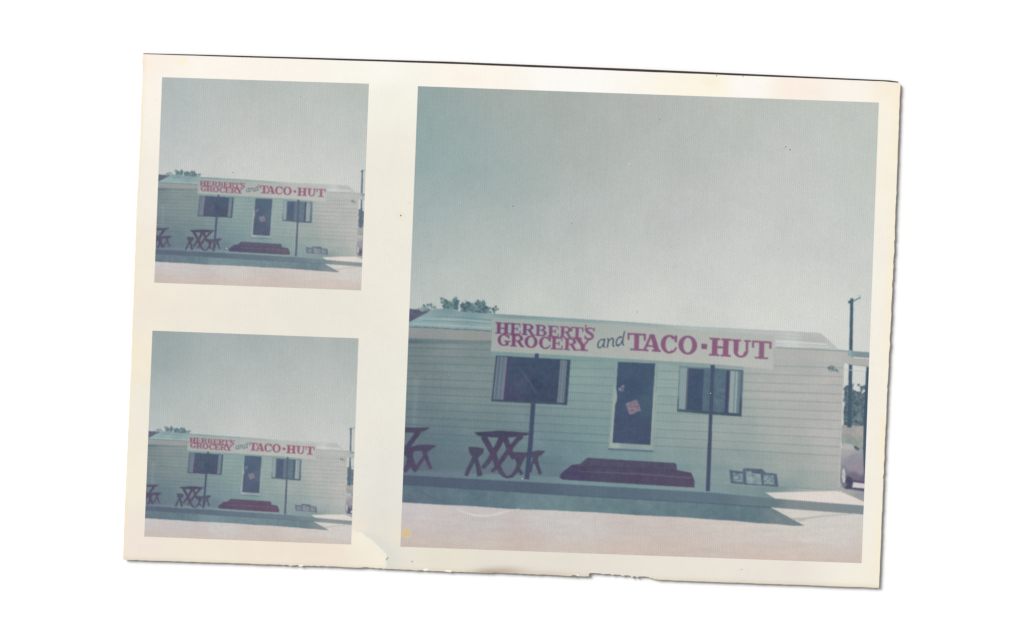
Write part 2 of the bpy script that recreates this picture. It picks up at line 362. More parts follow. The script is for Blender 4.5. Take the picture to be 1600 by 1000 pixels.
wall_f = field([
    (640, 520, (138, 146, 144)), (740, 525, (140, 148, 144)), (700, 531, (128, 142, 142)), (640, 542, (96, 120, 128)), (740, 545, (108, 132, 134)), (650, 560, (112, 132, 134)), (740, 570, (117, 140, 140)), (660, 600, (112, 132, 134)), (740, 620, (118, 138, 138)), (650, 640, (104, 126, 132)), (740, 660, (106, 132, 136)),
    (640, 690, (92, 118, 128)), (700, 700, (92, 120, 131)), (660, 725, (86, 106, 122)), (860, 690, (106, 136, 142)), (860, 730, (94, 120, 133)), (780, 745, (92, 112, 128)),
    (905, 580, (124, 155, 152)), (920, 620, (124, 152, 150)), (920, 665, (118, 148, 148)), (900, 700, (104, 138, 144)), (990, 712, (108, 142, 146)), (1045, 600, (136, 162, 158)), (1040, 660, (134, 158, 154)), (1060, 700, (130, 155, 152)), (1060, 730, (114, 142, 146)),
    (1080, 670, (142, 160, 155)), (1130, 680, (150, 165, 159)), (1140, 710, (138, 158, 154)), (1125, 735, (118, 144, 146)), (1220, 580, (169, 174, 169)), (1260, 560, (170, 174, 170)), (1220, 620, (171, 175, 169)), (1290, 600, (178, 178, 173)),
    (1220, 680, (168, 173, 167)), (1300, 680, (180, 179, 174)), (1230, 730, (160, 170, 164)), (1300, 730, (178, 178, 172)), (1180, 725, (140, 158, 155)), (1230, 762, (122, 146, 146)), (1290, 757, (150, 164, 158))], 3.0, 500)
def wall_big(x, y):
    x, y = A(x), A(y); yy = y - 0.047 * x
    n = vnoise(x / 70, yy / 3.4, 31); m_ = vnoise(x / 26, y / 16, 33)
    return wall_f(x, y) + n[..., None] * A((3.6, 0.6, 0.8)) + m_[..., None] * A((2.0, 1.0, 1.4)) + (vnoise(x / 120, yy / 2.2, 37) * 2.0)[..., None] + (7 * np.exp(-((x - 650 + (y - 600) * .04) / 5) ** 2) * (y > 590) * (y < 690))[..., None]
def add(c, d): return lambda x, y: c(x, y) + d
def tintf(f, c, t): return lambda x, y: mix(f(x, y), c, t)
def flow(base, dev, t):                    # prints from one negative fade alike: pull a flat ink towards the field
    return lambda x, y: mix(base, dev(x, y), t)

def linek(k, x):
    yl, yr = 639.5 + 12.0 * k, 668.0 + 13.6 * k
    return yl + (yr - yl) * (x - 640) / 610.0
def wall_bottom(x): return 735 + (x - 626) * (766 - 735) / (1311 - 626)
def wall_right(y): return 1319.5 - (y - 565) * 8.2 / 200
def clump(rnd, cx, cy, rx, ry, n, r0, r1):
    out = []
    for _ in range(n):
        a = rnd.random() * 6.283; d = math.sqrt(rnd.random())
        x, y = cx + math.cos(a) * d * rx, cy + math.sin(a) * d * ry
        r = r0 + rnd.random() * (r1 - r0); m = rnd.randint(5, 7); ph = rnd.random() * 6
        out.append([(x + r * (0.6 + 0.7 * rnd.random()) * math.cos(ph + 6.283 * i / m), y + r * (0.6 + 0.7 * rnd.random()) * math.sin(ph + 6.283 * i / m)) for i in range(m)])
    return out
rt = random.Random(11)
tree_back = clump(rt, 670, 480, 12, 4, 26, 1.2, 2.6) + clump(rt, 660, 483, 10, 2.5, 12, 1, 2)
tree_mid = clump(rt, 692, 470, 5, 3.6, 12, 1.1, 2.4) + clump(rt, 700, 476, 10, 6, 34, 1.2, 2.8) + clump(rt, 711, 470, 5.5, 5, 20, 1.2, 2.6) + clump(rt, 708, 479, 8, 5, 20, 1.4, 2.6)
tree_main = clump(rt, 731, 480, 12, 8, 60, 1.2, 2.8) + clump(rt, 750, 477, 8, 8, 40, 1.2, 2.7) + clump(rt, 757, 483, 9, 6, 30, 1.2, 2.4) + clump(rt, 738, 486, 18, 4, 30, 1.4, 2.6) + clump(rt, 728, 473, 6, 3, 8, .8, 1.8)
tree_small = clump(rt, 768, 486, 7, 3.5, 20, 1, 2.2) + clump(rt, 775, 483, 5, 4, 12, .8, 1.8)
grove = clump(rt, 1325, 625, 6, 26, 50, 2, 4) + clump(rt, 1340, 640, 14, 28, 90, 2, 4.4) + clump(rt, 1335, 603, 14, 4, 16, 1, 2.4) + clump(rt, 1351, 612, 7, 12, 22, 1.6, 3) + clump(rt, 1335, 618, 8, 10, 16, 1.5, 3) + clump(rt, 1365, 625, 12, 30, 40, 2, 4)
grove = [p for p in grove if not (1336 < sum(a[0] for a in p) / len(p) < 1345 and 603.5 < sum(a[1] for a in p) / len(p) < 612) and min(a[1] for a in p) > 598 and max(a[1] for a in p) < 670 and min(a[0] for a in p) > 1317]
def leafcol(c0, c1, k):
    def f(x, y): return mix(c0, c1, np.clip(0.5 + 0.6 * vnoise(x / 3.2, y / 3.2, k) + 0.7 * vnoise(x / 1.5, y / 1.5, k + 3), 0, 1))
    return f

INK = (74, 72, 106)
ITEMS = []   # (name, label, polygons, colour function, grid step, only-in)
def item(name, polys, col, step=None, label=None, pics=(0, 1, 2), stuff=False):
    ITEMS.append((name, label, polys, col, step, pics, stuff))

item('sky', [[(500, 0), (1500, 0), (1500, 760), (500, 760)]], sky_big, 14, 'pale hazy sky, greener at the upper left')
item('far_roof', [[(560, 478), (639, 482.4), (668, 484.5), (676, 482.5), (664, 491), (650, 500), (640, 506), (560, 502)]], jitter(flat((88, 94, 116)), 6, 4), 6, 'dark purplish roof behind the shop')
item('tree', tree_back, leafcol((84, 112, 120), (134, 158, 158), 1), None, 'low pale tree top behind the roof')
item('tree', tree_mid + [[(694, 466), (705, 472), (714, 467), (717, 474), (716, 485), (700, 482), (692, 474)]], leafcol((70, 98, 108), (118, 144, 146), 2), None, 'ragged tree top above the left gable')
item('tree', tree_main + [[(720, 477), (730, 472), (742, 475), (750, 470), (757, 474), (764, 484), (762, 492), (720, 488)]], leafcol((68, 92, 108), (118, 144, 146), 3), None, 'widest dark tree top behind the roof')
item('tree', tree_small, leafcol((62, 92, 106), (120, 150, 150), 4), None, 'small tree top at the right end of the row')
item('tree', grove + [[(1318, 640), (1324, 606), (1331, 602), (1337, 622), (1347, 616), (1353, 618), (1400, 600), (1400, 669), (1318, 667)]], leafcol((72, 94, 108), (108, 130, 138), 5), None, 'dark tree seen under the carport')
item('weeds', [[(1312, 664), (1400, 668), (1400, 706), (1316, 700)]], jitter(field([(1325, 672, (158, 154, 152)), (1345, 674, (166, 162, 156)), (1325, 690, (130, 146, 138)), (1345, 688, (144, 154, 144)), (1320, 697, (160, 168, 164))], 3, 20), 6, 4), 3, 'dry grass beside the building', stuff=True)
item('utility_pole', [[(1328.6, 466), (1333.4, 466), (1330.4, 668), (1323.8, 668)], [(1325.4, 470.4), (1329, 469), (1329, 473.6), (1325.6, 474.6)]], flow((68, 100, 114), lambda x, y: (70, 90, 112), 0.4), 10, 'tall blue green utility pole')
item('crossarm', stroke([(1332.5, 471.6), (1338, 468), (1344.4, 465.2)], 1.9) + stroke([(1343.2, 461.5), (1344.0, 465.4)], 0.9) , flat((104, 130, 132)), None)
item('power_line', stroke([(1318, 577), (1356, 581.5), (1400, 586)], 1.0), flat((186, 190, 186)), None)
item('forecourt', [[(1290, 742), (1400, 742), (1400, 775), (1400, 775), (1390, 775), (1351, 768.2), (1331, 765), (1318, 762), (1306, 768), (1290, 768)], [(1300, 762), (1318, 762), (1331, 765), (1351, 768.2), (1400, 775), (1400, 810), (1350, 786), (1300, 768)]], field([(1316, 766, (158, 162, 156)), (1350, 778, (146, 150, 156))], 3, 20), 6, 'grey driveway beside the shop')
# car
item('parked_car', [[(1312, 704), (1319.5, 693), (1330, 694.5), (1341, 699), (1352, 705), (1400, 716), (1400, 757), (1352, 754), (1330, 749), (1314, 738)]],
     jitter(field([(1325, 698, (176, 178, 174)), (1325, 707, (160, 161, 163)), (1330, 716, (138, 141, 150)), (1335, 728, (146, 139, 149)), (1345, 735, (144, 136, 148)), (1335, 745, (114, 108, 130)), (1350, 748, (108, 101, 126))], 4, 10), 2, 4), 3, 'dull mauve car parked past the corner')
item('windscreen', [[(1333.5, 696.8), (1338, 697), (1343, 701), (1342, 704), (1336.5, 702.5)], [(1347, 700), (1353, 697.5), (1400, 700), (1400, 709), (1350, 706.5)]], jitter(flat((76, 110, 120)), 12, 2), 2)
item('car_shadow', [[(1318, 742), (1330, 748.5), (1352, 752.5), (1400, 756), (1400, 772), (1351, 768), (1330, 764.8), (1319, 763)]], flat((92, 88, 118)), None)
item('ground_gap', [[(1333.5, 753.5), (1352, 756), (1400, 760), (1400, 768), (1351, 763), (1331.5, 761.5)]], flat((212, 204, 206)), None)
# ground, drawn before the wall
gr = field([(640, 800, (201, 196, 196)), (760, 820, (198, 194, 193)), (640, 850, (196, 184, 180)), (800, 852, (197, 182, 176)), (900, 830, (206, 201, 198)), (1000, 845, (203, 194, 190)), (1000, 862, (200, 184, 175)), (1200, 840, (208, 201, 196)), (1200, 872, (206, 190, 180)),
            (1300, 820, (211, 206, 202)), (1330, 850, (208, 201, 196)), (1340, 875, (207, 194, 185)), (1250, 800, (213, 208, 200)), (1340, 808, (211, 207, 202)), (860, 795, (200, 196, 194))], 3, 500)
def road_f(x, y):
    x, y = A(x), A(y); u = (x - 640) / 720; v = (y - 134.6 - 25.6 * u) / 719.6
    c = mix(gr(x, y), (205, 187, 176), 0.62 * smooth(.945, .995, v + 0.012 * vnoise(x / 40, y / 12, 80)))
    c = mix(c, (178, 174, 172), 0.3 * np.exp(-((x - 1115) / 26) ** 2 - ((y - 861 - (x - 1115) * .12) / 3) ** 2))
    m_ = vnoise(x / 20, y / 3, 81) * 2.4 + vnoise(x / 55, y / 6, 82) * 3.0 + vnoise(x / 6, y / 2.2, 83) * 1.6
    for (ax_, ay_, bx_, by_, w_, k_) in [(640, 800, 900, 822, 1.6, 5), (700, 838, 1000, 850, 2.2, 4), (1010, 815, 1340, 838, 2.0, 4), (1080, 842, 1330, 862, 2.5, 4), (1200, 826, 1350, 822, 1.8, 5), (880, 860, 1000, 866, 2.0, 7)]:
        t_ = np.clip((x - ax_) / (bx_ - ax_), 0, 1); yl_ = ay_ + (by_ - ay_) * t_ + 3 * np.sin(t_ * 5)
        m_ = m_ - k_ * np.exp(-((y - yl_) / w_) ** 2) * ((x > ax_) & (x < bx_)) * np.sin(t_ * math.pi) * (0.5 + 0.5 * vnoise(x / 15, yl_ * 0, 84))
    return c + m_[..., None] * A((1, .97, .92)) - 1.5
item('road', [[(500, 745), (1500, 800), (1500, 960), (500, 960)]], jitter(road_f, 1.6, 12), 10, 'pale dusty road in full sun')
item('kerb', [[(500, 735), (626, 742), (860, 755), (1110, 769.5), (1206, 778.5), (1211, 779), (1350, 790), (1450, 798), (1450, 812), (1350, 804), (1204, 793), (1110, 786.5), (860, 772), (626, 757), (500, 750)]],
     field([(640, 748, (80, 94, 118)), (800, 758, (80, 98, 120)), (950, 770, (86, 108, 126)), (1100, 778, (90, 114, 130)), (1190, 786, (100, 124, 132)), (1260, 790, (124, 136, 138)), (1340, 797, (120, 136, 140))], 3, 200), 8, 'long kerb face in shade')
item('sidewalk', [[(500, 726), (626, 733), (1311, 764), (1350, 784), (1450, 830), (1450, 798), (1350, 790), (1211, 779), (1206, 778.5), (1110, 769.5), (860, 755), (626, 742), (500, 735)]],
     field([(640, 739, (98, 120, 134)), (800, 750, (104, 132, 140)), (950, 757, (110, 144, 148)), (1100, 765, (120, 148, 150)), (1180, 770, (118, 144, 146)), (1285, 765, (160, 168, 161)), (1310, 766, (172, 174, 168)), (1190, 774, (112, 140, 142))], 3, 200), 8, 'concrete walk along the front, shaded')
item('sunlit_patch', [[(1196, 769.6), (1240, 768.6), (1304, 767.3), (1313, 768.2), (1350, 783.8), (1450, 826), (1450, 798), (1350, 789.8), (1280, 784.5), (1211, 778.8)]], field([(1210, 774, (214, 208, 202)), (1270, 777, (224, 214, 208)), (1340, 785, (222, 214, 208))], 3, 50), 6, 'bright sunlit end of the walk')
item('building_shadow', [[(500, 750), (626, 757), (860, 772), (1110, 786.5), (1204, 793), (1215, 798.2), (1222, 802.6), (1230, 806.3), (1240, 812.2), (1246, 815.5), (1257, 821.4), (1240, 821.8), (1215, 819.2), (1180, 817.2), (1150, 814), (1120, 812.4), (1060, 807.8), (1000, 805.4), (930, 800.6), (905, 799.8), (860, 797.2), (800, 795.6), (740, 791), (690, 788.8), (628, 785), (500, 778)]],
     jitter(field([(640, 765, (92, 118, 130)), (640, 780, (90, 110, 126)), (740, 775, (90, 118, 130)), (860, 780, (102, 132, 138)), (1000, 790, (104, 136, 140)), (1000, 800, (92, 118, 132)), (1150, 800, (96, 126, 134)), (1150, 812, (90, 116, 128)), (1230, 815, (112, 130, 134))], 3, 100), 4, 9), 8, 'blue green shadow of the building on the road')
item('wire_shadow', stroke([(1238, 811), (1256, 810.6), (1280, 807), (1310, 804.6), (1336, 802.6)], [3, 3, 2, 1.6, 1.2]) + stroke([(1246, 814), (1258, 812.5)], 1.5), flat((172, 176, 170)), None)
item('kerb_line', stroke([(500, 750), (626, 757.2), (860, 772.2), (1110, 786.7), (1204, 793)], 1.3), flat((76, 98, 116)), None)
# building
item('wall', [[(500, 496), (632, 507), (770, 514), (1210, 540), (1326, 549), (1331, 557.5), (1358, 559.6), (1450, 566), (1450, 582), (1358, 573.6), (1331, 570.6), (1319.4, 567), (1311.3, 764.6), (1300, 765.6), (1110, 757.0), (626, 734), (500, 728)]],
     tintf(add(wall_big, -9), (92, 112, 120), 0.15), 9, 'horizontal lap siding wall, blue green at left and greyer at right')
holes = [((767, 554), (892, 635)), ((950, 556), (1030, 706)), ((1057, 570), (1162, 653))]
for k in range(-8, 9):
    xs = [500, 560, 620, 700, 780, 860, 940, 1020, 1100, 1180, 1260, 1311]
    top_ = []; bot_ = []
    for x in xs:
        yt, yb = linek(k - 1, x) + (0.85 if k < 5 else .1), linek(k, x) - (0.95 if k < 4 else .1)
        lim = wall_bottom(x) - 0.8
        if k == -8: yt = 531 + (x - 626) * 0.042
        top_.append((x, min(yt, lim))); bot_.append((x, min(yb, lim)))
    top_.append((wall_right(top_[-1][1]) - 1, top_[-1][1] + 0.3)); bot_.append((wall_right(bot_[-1][1]) - 1, min(bot_[-1][1] + 0.3, 764)))
    if all(b[1] - t[1] < 0.8 for t, b in zip(top_, bot_)): continue
    item('siding_board', [top_ + bot_[::-1]], add(wall_big, (0.6 if k % 2 else -0.4)), 11)
sof = field([(640, 518, (142, 149, 147)), (740, 524, (142, 148, 144)), (640, 527, (128, 140, 142)), (1230, 552, (172, 175, 170)), (1300, 560, (176, 177, 172)), (1345, 568, (172, 172, 167))], 3, 60)
item('soffit', [[(500, 501), (632, 510), (768, 517), (768, 532), (740, 532), (640, 528), (500, 522)]], sof, 6, 'plain fascia band under the left roof edge')
item('soffit', [[(1210, 543), (1326, 549.6), (1331, 560), (1450, 569), (1450, 579), (1331, 569.5), (1319.4, 566.6), (1210, 560)]], sof, 6, 'plain fascia band under the right roof edge and carport')
item('eave_shadow', stroke([(500, 530), (626, 534), (700, 534.5), (767, 538)], [6, 6, 5, 3]), field([(630, 535, (84, 110, 122)), (690, 534, (100, 126, 130)), (760, 537, (110, 136, 136))], 3, 40), 6)
roofp = [(500, 500), (633, 506.5), (640, 503), (679, 482.6), (700, 482.2), (716, 486), (740, 488.6), (768, 490), (945, 500.6), (1085, 510), (1235, 517.6), (1281.5, 520.3), (1296, 532), (1309.5, 545.5), (1326, 548), (1450, 557), (1450, 567), (1356, 559.5), (1331, 557.4), (1326, 549.4), (1210, 543), (768, 517), (632, 510), (500, 502)]
item('roof', [roofp], field([(650, 503, (132, 164, 168)), (700, 486, (118, 146, 152)), (740, 494, (120, 152, 156)), (700, 503, (140, 165, 166)), (760, 508, (142, 164, 164)), (800, 495, (122, 150, 152)), (900, 502, (134, 158, 158)), (1000, 508, (150, 168, 166)), (1100, 514, (170, 184, 180)), (1200, 520, (180, 186, 182)), (1260, 525, (176, 181, 177)), (1285, 528, (178, 182, 178)), (1240, 536, (198, 203, 199)), (1300, 542, (186, 189, 185)), (1345, 555, (120, 144, 148))], 3, 60), 5, 'low pitched metal roof')
item('roof_rib', stroke([(682, 494), (720, 496), (768, 500.5)], 1.8) + stroke([(660, 500.6), (720, 503), (768, 506)], 1.2), flat((104, 140, 146)), None)
item('roof_rib', stroke([(655, 498), (720, 499.4), (768, 502.8)], 1.1) + stroke([(645, 505.6), (700, 508.3), (768, 512.4)], 1.5), flat((158, 180, 180)), None)
item('roof_rib', stroke([(1212, 528.6), (1250, 530.6), (1288, 533)], 1.1) + stroke([(1212, 524), (1250, 526), (1283, 528.6)], .8), flat((164, 171, 167)), None)
item('roof_rib', stroke([(1212, 533.4), (1250, 535.4), (1292, 538.2)], 2.2) + stroke([(1214, 538.6), (1296, 542.4)], 1.2), flat((210, 213, 209)), None)
item('roof_trim', stroke([(768, 490.8), (945, 501.4), (1085, 510.8), (1235, 518.4), (1281, 521)], 1.6), field([(768, 490, (112, 146, 152)), (950, 502, (132, 156, 158)), (1100, 512, (170, 180, 178)), (1280, 520, (178, 184, 180))], 3, 60), 20)
scal = []
x = 500
while x < 768: scal += stroke([(x, 502.6 + (x - 500) * 0.0545 + 0.5 * math.sin(x * 0.9)), (x + 4.6, 502.6 + (x - 495.4) * 0.0545 + 0.4 * math.sin(x * 1.3))], 1.7 + 0.5 * math.sin(x)); x += 4.5
item('roof_edge', scal, flat((86, 118, 126)), None)
item('roof_edge', stroke([(1212, 543), (1260, 545.4), (1310, 548.0), (1326, 549.0)], 1.5), flat((122, 146, 146)), None)
item('roof_edge', stroke([(1333, 558.6), (1357, 560.4), (1450, 568)], 1.6), flat((214, 216, 212)), None)
item('carport_post', [[(1353.5, 573.2), (1358.6, 573.8), (1353, 745), (1350.2, 755), (1348.5, 700), (1350, 640)]], flow((60, 96, 116), lambda x, y: (70, 84, 112), 0.4), 12, 'dark carport post at the picture edge', pics=(0,))
item('pole_bracket', [[(1325.4, 547), (1331, 547.4), (1330.2, 557.6), (1325.0, 556)]], flat((128, 166, 172)), None)
item('floodlight', [[(1292.5, 574), (1298, 570.6), (1302, 571), (1306, 575), (1310.8, 579.6), (1310, 583), (1305, 579.5), (1299, 580.6), (1294.5, 579)]], leafcol((92, 120, 128), (140, 156, 156), 8), 2, 'small floodlight under the right eave')
item('floodlight', stroke([(626, 535), (634, 533.6), (642, 533)], [5, 4, 2]), flat((84, 110, 122)), None, 'dark lamp at the left eave', pics=(0,1,2))
item('wall_corner', stroke([(1318.6, 570), (1311.2, 762)], 1.6), flat((184, 186, 180)), 20)
# foundation, slightly darker at the ground
def frame_poly(q, m): return q
def band(q, a, b):                          # vertical slice of a leaning quad TL,TR,BR,BL between fractions a..b
    tl, tr, br, bl = q
    L_ = lambda p, r, t: (p[0] + (r[0] - p[0]) * t, p[1] + (r[1] - p[1]) * t)
    return [L_(tl, tr, a), L_(tl, tr, b), L_(bl, br, b), L_(bl, br, a)]
def inset(q, t, b):
    tl, tr, br, bl = q
    L_ = lambda p, r, s: (p[0] + (r[0] - p[0]) * s, p[1] + (r[1] - p[1]) * s)
    return [L_(tl, bl, t), L_(tr, br, t), L_(tr, br, b), L_(tl, bl, b)]
W1 = [(775.0, 555.6), (891.6, 562.0), (886.2, 633.0), (767.6, 627.0)]
item('window_frame', [W1], jitter(flat((66, 84, 106)), 3, 6), 8, 'left shop window with dark frame')
W1i = inset(W1, .02, .955)
item('curtain', [band(W1i, .02, .155)], flow((98, 118, 136), lambda x, y: (112, 128, 138), .5), 6, 'left curtain of the left window')
item('curtain_fold', [band(W1i, .045, .065), band(W1i, .10, .112)], flat((84, 104, 126)), None)
item('curtain_edge', [band(W1i, .155, .185)], flat((84, 72, 108)), None)
item('window_pane', [band(W1i, .185, .865)], jitter(field([(800, 575, (66, 84, 112)), (850, 580, (64, 84, 110)), (800, 620, (72, 78, 110)), (860, 625, (66, 76, 106)), (835, 600, (58, 74, 102)), (815, 600, (70, 84, 112))], 3, 60), 4, 6), 6)
item('curtain', [band(W1i, .865, .955)], flat((108, 128, 138)), 6, 'right curtain of the left window')
item('curtain_fold', [band(W1i, .885, .897), band(W1i, .925, .937)], flat((88, 108, 126)), None)
item('scratch', stroke([(812, 574), (826, 595), (840, 618)], [.6, 1.6, .6], 1), flat((88, 100, 130)), None, 'faint scratch across the window', pics=(0,))
W2q = [(1061.4, 571.8), (1161.8, 578.2), (1158.6, 651.0), (1057.8, 643.4)]
item('window_frame', [W2q], jitter(field([(1062, 600, (104, 132, 140)), (1100, 645, (72, 92, 112)), (1155, 600, (86, 110, 124)), (1155, 648, (72, 88, 108)), (1062, 641, (78, 98, 114))], 4, 20), 3, 6), 6, 'right shop window with heavier dark sill')
W2i = inset(W2q, .035, .935)
item('curtain', [band(W2i, .02, .13)], flat((126, 152, 152)), 6, 'left curtain of the right window')
item('curtain_edge', [band(W2i, .125, .15)], flat((98, 98, 124)), None)
item('window_pane', [band(W2i, .15, .385)], jitter(flat((66, 86, 114)), 3, 5), 6)
item('window_pane', [band(W2i, .385, .745)], jitter(flat((82, 108, 126)), 4, 5), 6)
item('glass_reflection', stroke([(1120, 610), (1130, 609), (1134, 612)], [3, 4, 2]) + stroke([(1118, 628), (1128, 626)], [5, 3]), jitter(flat((92, 116, 132)), 5, 3), 3)
item('mullion', [band(W2i, .735, .785)], flat((66, 80, 110)), None)
item('curtain_edge', [band(W2i, .785, .805)], flat((108, 98, 124)), None)
item('curtain', [band(W2i, .80, .935)], flow((134, 158, 158), wall_big, .3), 6, 'right curtain of the right window')
item('curtain_fold', [band(W2i, .865, .88), band(W2i, .915, .96)], flat((100, 126, 138)), None)
# door
item('door_frame', [[(959.5, 559.6), (1029.4, 564.4), (1021.6, 703.8), (951.0, 700.6)]], field([(962, 570, (122, 152, 150)), (958, 640, (146, 162, 156)), (954, 690, (150, 168, 160)), (1026, 580, (134, 160, 154)), (1022, 640, (148, 166, 158)), (1018, 698, (138, 158, 154)), (985, 697, (128, 152, 150))], 4, 20), 6, 'light door frame')
item('door_frame_line', stroke([(960.4, 562), (952.4, 698)], 1.0) + stroke([(1027.4, 566), (1020.4, 700)], 0.9), flat((112, 140, 142)), None)
item('door_panel', [[(965.8, 560.6), (1024.0, 564.6), (1020.6, 620), (1016.2, 695.4), (956.8, 691.8), (961.2, 632), (963.8, 626), (964.0, 616), (962.8, 606)]], jitter(field([(990, 575, (68, 92, 118)), (990, 610, (66, 88, 116)), (1010, 630, (70, 96, 118)), (980, 660, (70, 86, 116)), (1000, 680, (70, 84, 116))], 3, 60), 2.5, 5), 6, 'dark glazed door')
item('door_handle', [[(966, 607), (970, 604), (974.5, 601), (975.4, 603), (974, 611), (969, 612.6)]], leafcol((96, 98, 128), (146, 148, 160), 6), 2)
item('door_notice', [[(977.4, 630.4), (994.4, 624.4), (997.6, 629), (1001.4, 641.4), (983.6, 648.4)]], leafcol((118, 110, 128), (134, 128, 140), 7), 3, 'tilted notice hung on the door')
item('notice_print', stroke([(985, 643), (988, 640.4), (992, 641)], 2) + stroke([(990, 634), (995, 636), (997.6, 634)], 3) + stroke([(986, 637), (989, 635.4)], 1.4), flat((132, 92, 116)), None)
item('threshold_shadow', [[(950.0, 700.0), (1021.4, 703.6), (1020.6, 706.6), (1009, 706.0), (950.6, 703.4)]], flat((88, 118, 132)), None)  # dark line of shade under the threshold, drawn in colour
# steps
item('doorstep', [[(874.4, 746.6), (876.4, 739.8), (884, 733.6), (893.6, 726.4), (904, 725.2), (1040, 731), (1079.6, 738.6), (1082.4, 744), (1085.2, 751.5), (1085.2, 761.6), (1075, 761.4), (880, 749.6)]], jitter(field([(890, 742, (78, 72, 106)), (980, 748, (84, 76, 105)), (1070, 752, (88, 80, 107)), (960, 735, (82, 80, 107))], 3, 50), 3, 5), 6, 'lower purple step')
item('doorstep', [[(903.6, 726.6), (912, 720), (917.6, 715.2), (1054.6, 723.4), (1057.2, 726.6), (1057.8, 735.6), (906, 729)]], jitter(flat((84, 82, 108)), 4, 5), 6, 'upper purple step')
item('step_edge', stroke([(905, 736.4), (1000, 740.6), (1081, 747.0)], [.8, 1.2, 1.1]), flat((112, 104, 126)), None)  # faint highlight along the lower step, drawn as a lighter line
item('step_edge', stroke([(906, 728.4), (980, 731.6), (1057, 736.2)], [.8, .9, .8]), flat((72, 68, 94)), None)
# furniture
tb = [[(741, 675.8), (746, 675), (762, 674.2), (777, 672.8), (800, 673.8), (828.4, 676.4), (824, 680), (815, 681.8), (800, 683), (775, 683.6), (750, 682), (745, 679.4)]]
tcol = jitter(field([(745, 678, (66, 72, 98)), (790, 678, (70, 71, 100)), (765, 705, (84, 72, 104)), (795, 700, (82, 73, 102)), (780, 735, (84, 76, 106)), (760, 730, (78, 80, 104)), (830, 710, (80, 78, 104)), (740, 706, (76, 78, 102)), (635, 700, (77, 72, 102)), (660, 735, (86, 78, 108))], 3, 40), 4, 3)
item('picnic_table', tb + stroke([(755.4, 682), (764, 697), (772, 712), (777, 727), (783, 738), (789, 744.5)], [9.8, 8.8, 9.2, 8.8, 7.7, 5.5]) + stroke([(784, 683), (779, 695), (771, 709), (763, 721), (754, 731.6)], [9.8, 8.8, 9.2, 7.7, 6.7]) +
     stroke([(815, 680.5), (806, 690), (796, 702), (786, 716), (776, 730), (768, 737)], [8.8, 7.0, 7.7, 7.7, 6.7, 4.3]) + stroke([(789, 683), (793, 695), (797, 705), (803, 717)], [8.8, 8.2, 8.8, 6.7]), tcol, 4, 'dark crossed leg picnic table at the left window')
item('picnic_bench', [[(732, 698), (744, 698.4), (756.4, 701), (755, 708), (749, 714), (744, 717.6), (738, 714.6), (733, 707)]] + stroke([(742.4, 713), (737, 724), (732, 734), (728, 743.5)], [7.7, 6.7, 6.7, 5.5]) + stroke([(743, 715), (747, 728), (750, 744)], [6.7, 7.1, 8.8]), tcol, 4, 'bench left of the nearer table')
item('picnic_bench', [[(797, 706), (826, 707), (840, 703.6), (852.6, 704.6), (846, 711), (840, 714.5), (812, 714), (803, 711)]] + stroke([(806, 711), (812, 722), (808, 734), (800, 744), (792, 745.6), (786, 743)], [9.8, 9.8, 6.7, 5.5, 4.3, 3.3]) + stroke([(820, 712), (812, 722), (808, 730), (816, 741)], [5.5, 7.7, 5.5, 5.5]) +
     stroke([(838, 710), (836, 718), (840, 728), (844.5, 741)], [9.8, 8.8, 5.5, 5.5]) + stroke([(836, 716), (831, 726), (829, 738)], [5.5, 3.3, 3.3]), tcol, 4, 'bench right of the nearer table')
item('picnic_table', [[(560, 665), (625, 667.6), (652, 668), (672.4, 667.6), (665, 673), (654, 676), (632, 675.4), (560, 675)]] + stroke([(654, 674), (646, 686), (638, 697), (628, 710), (618, 722)], [9.3, 7.7, 8.1, 7.7, 6.7]) + stroke([(612, 674), (622, 690), (633, 703), (642, 717), (648, 734)], [8.8, 7.7, 8.8, 8.8, 7.7]) + stroke([(590, 674), (600, 700), (610, 722)], 7), tcol, 4, 'dark crossed leg table cut by the left edge')
item('picnic_bench', [[(640, 699), (655, 694.8), (671, 694.6), (682.6, 696.6), (675, 701.4), (668, 706.5), (660, 704.4), (650, 704.6), (640, 708)]] + stroke([(662, 702), (665, 712), (669, 723), (673.6, 733)], [7.7, 6.7, 5.5, 5.5]) + stroke([(664, 712), (657, 722), (651, 731), (647, 737)], [4.3, 5.5, 6.7, 5.5]) +
     stroke([(642, 702), (641, 715), (638, 728), (631, 737)], [9.8, 8.8, 8.8, 7.7]) + stroke([(560, 716), (600, 712), (628, 716)], 6), tcol, 4, 'bench beside the cut off table')
item('sign_board', [[(769.6, 496), (945, 505.8), (1085, 516), (1210, 523), (1208.6, 577), (1100, 567.6), (920, 557.2), (767, 548.8)]],
     field([(775, 500, (146, 164, 158)), (775, 545, (158, 166, 160)), (850, 552, (160, 168, 160)), (850, 500, (150, 166, 160)), (940, 510, (156, 168, 162)), (950, 550, (168, 174, 168)), (1050, 515, (164, 172, 166)), (1050, 560, (176, 180, 172)), (1150, 525, (172, 178, 172)), (1200, 570, (178, 182, 175)), (1200, 530, (174, 178, 173)), (1150, 565, (180, 183, 176))], 3, 200), 8, 'long white shop sign reading HERBERT\'S GROCERY and TACO HUT')
item('sign_shadow', [[(767, 548.9), (920, 557.3), (1100, 567.7), (1162, 573), (1162, 577), (1058, 571.6), (1029, 568), (920, 563.4), (767, 555.2)]], field([(780, 551, (116, 146, 148)), (920, 560, (116, 150, 150)), (1060, 569, (126, 152, 150)), (1160, 575, (138, 158, 156))], 3, 40), 10)
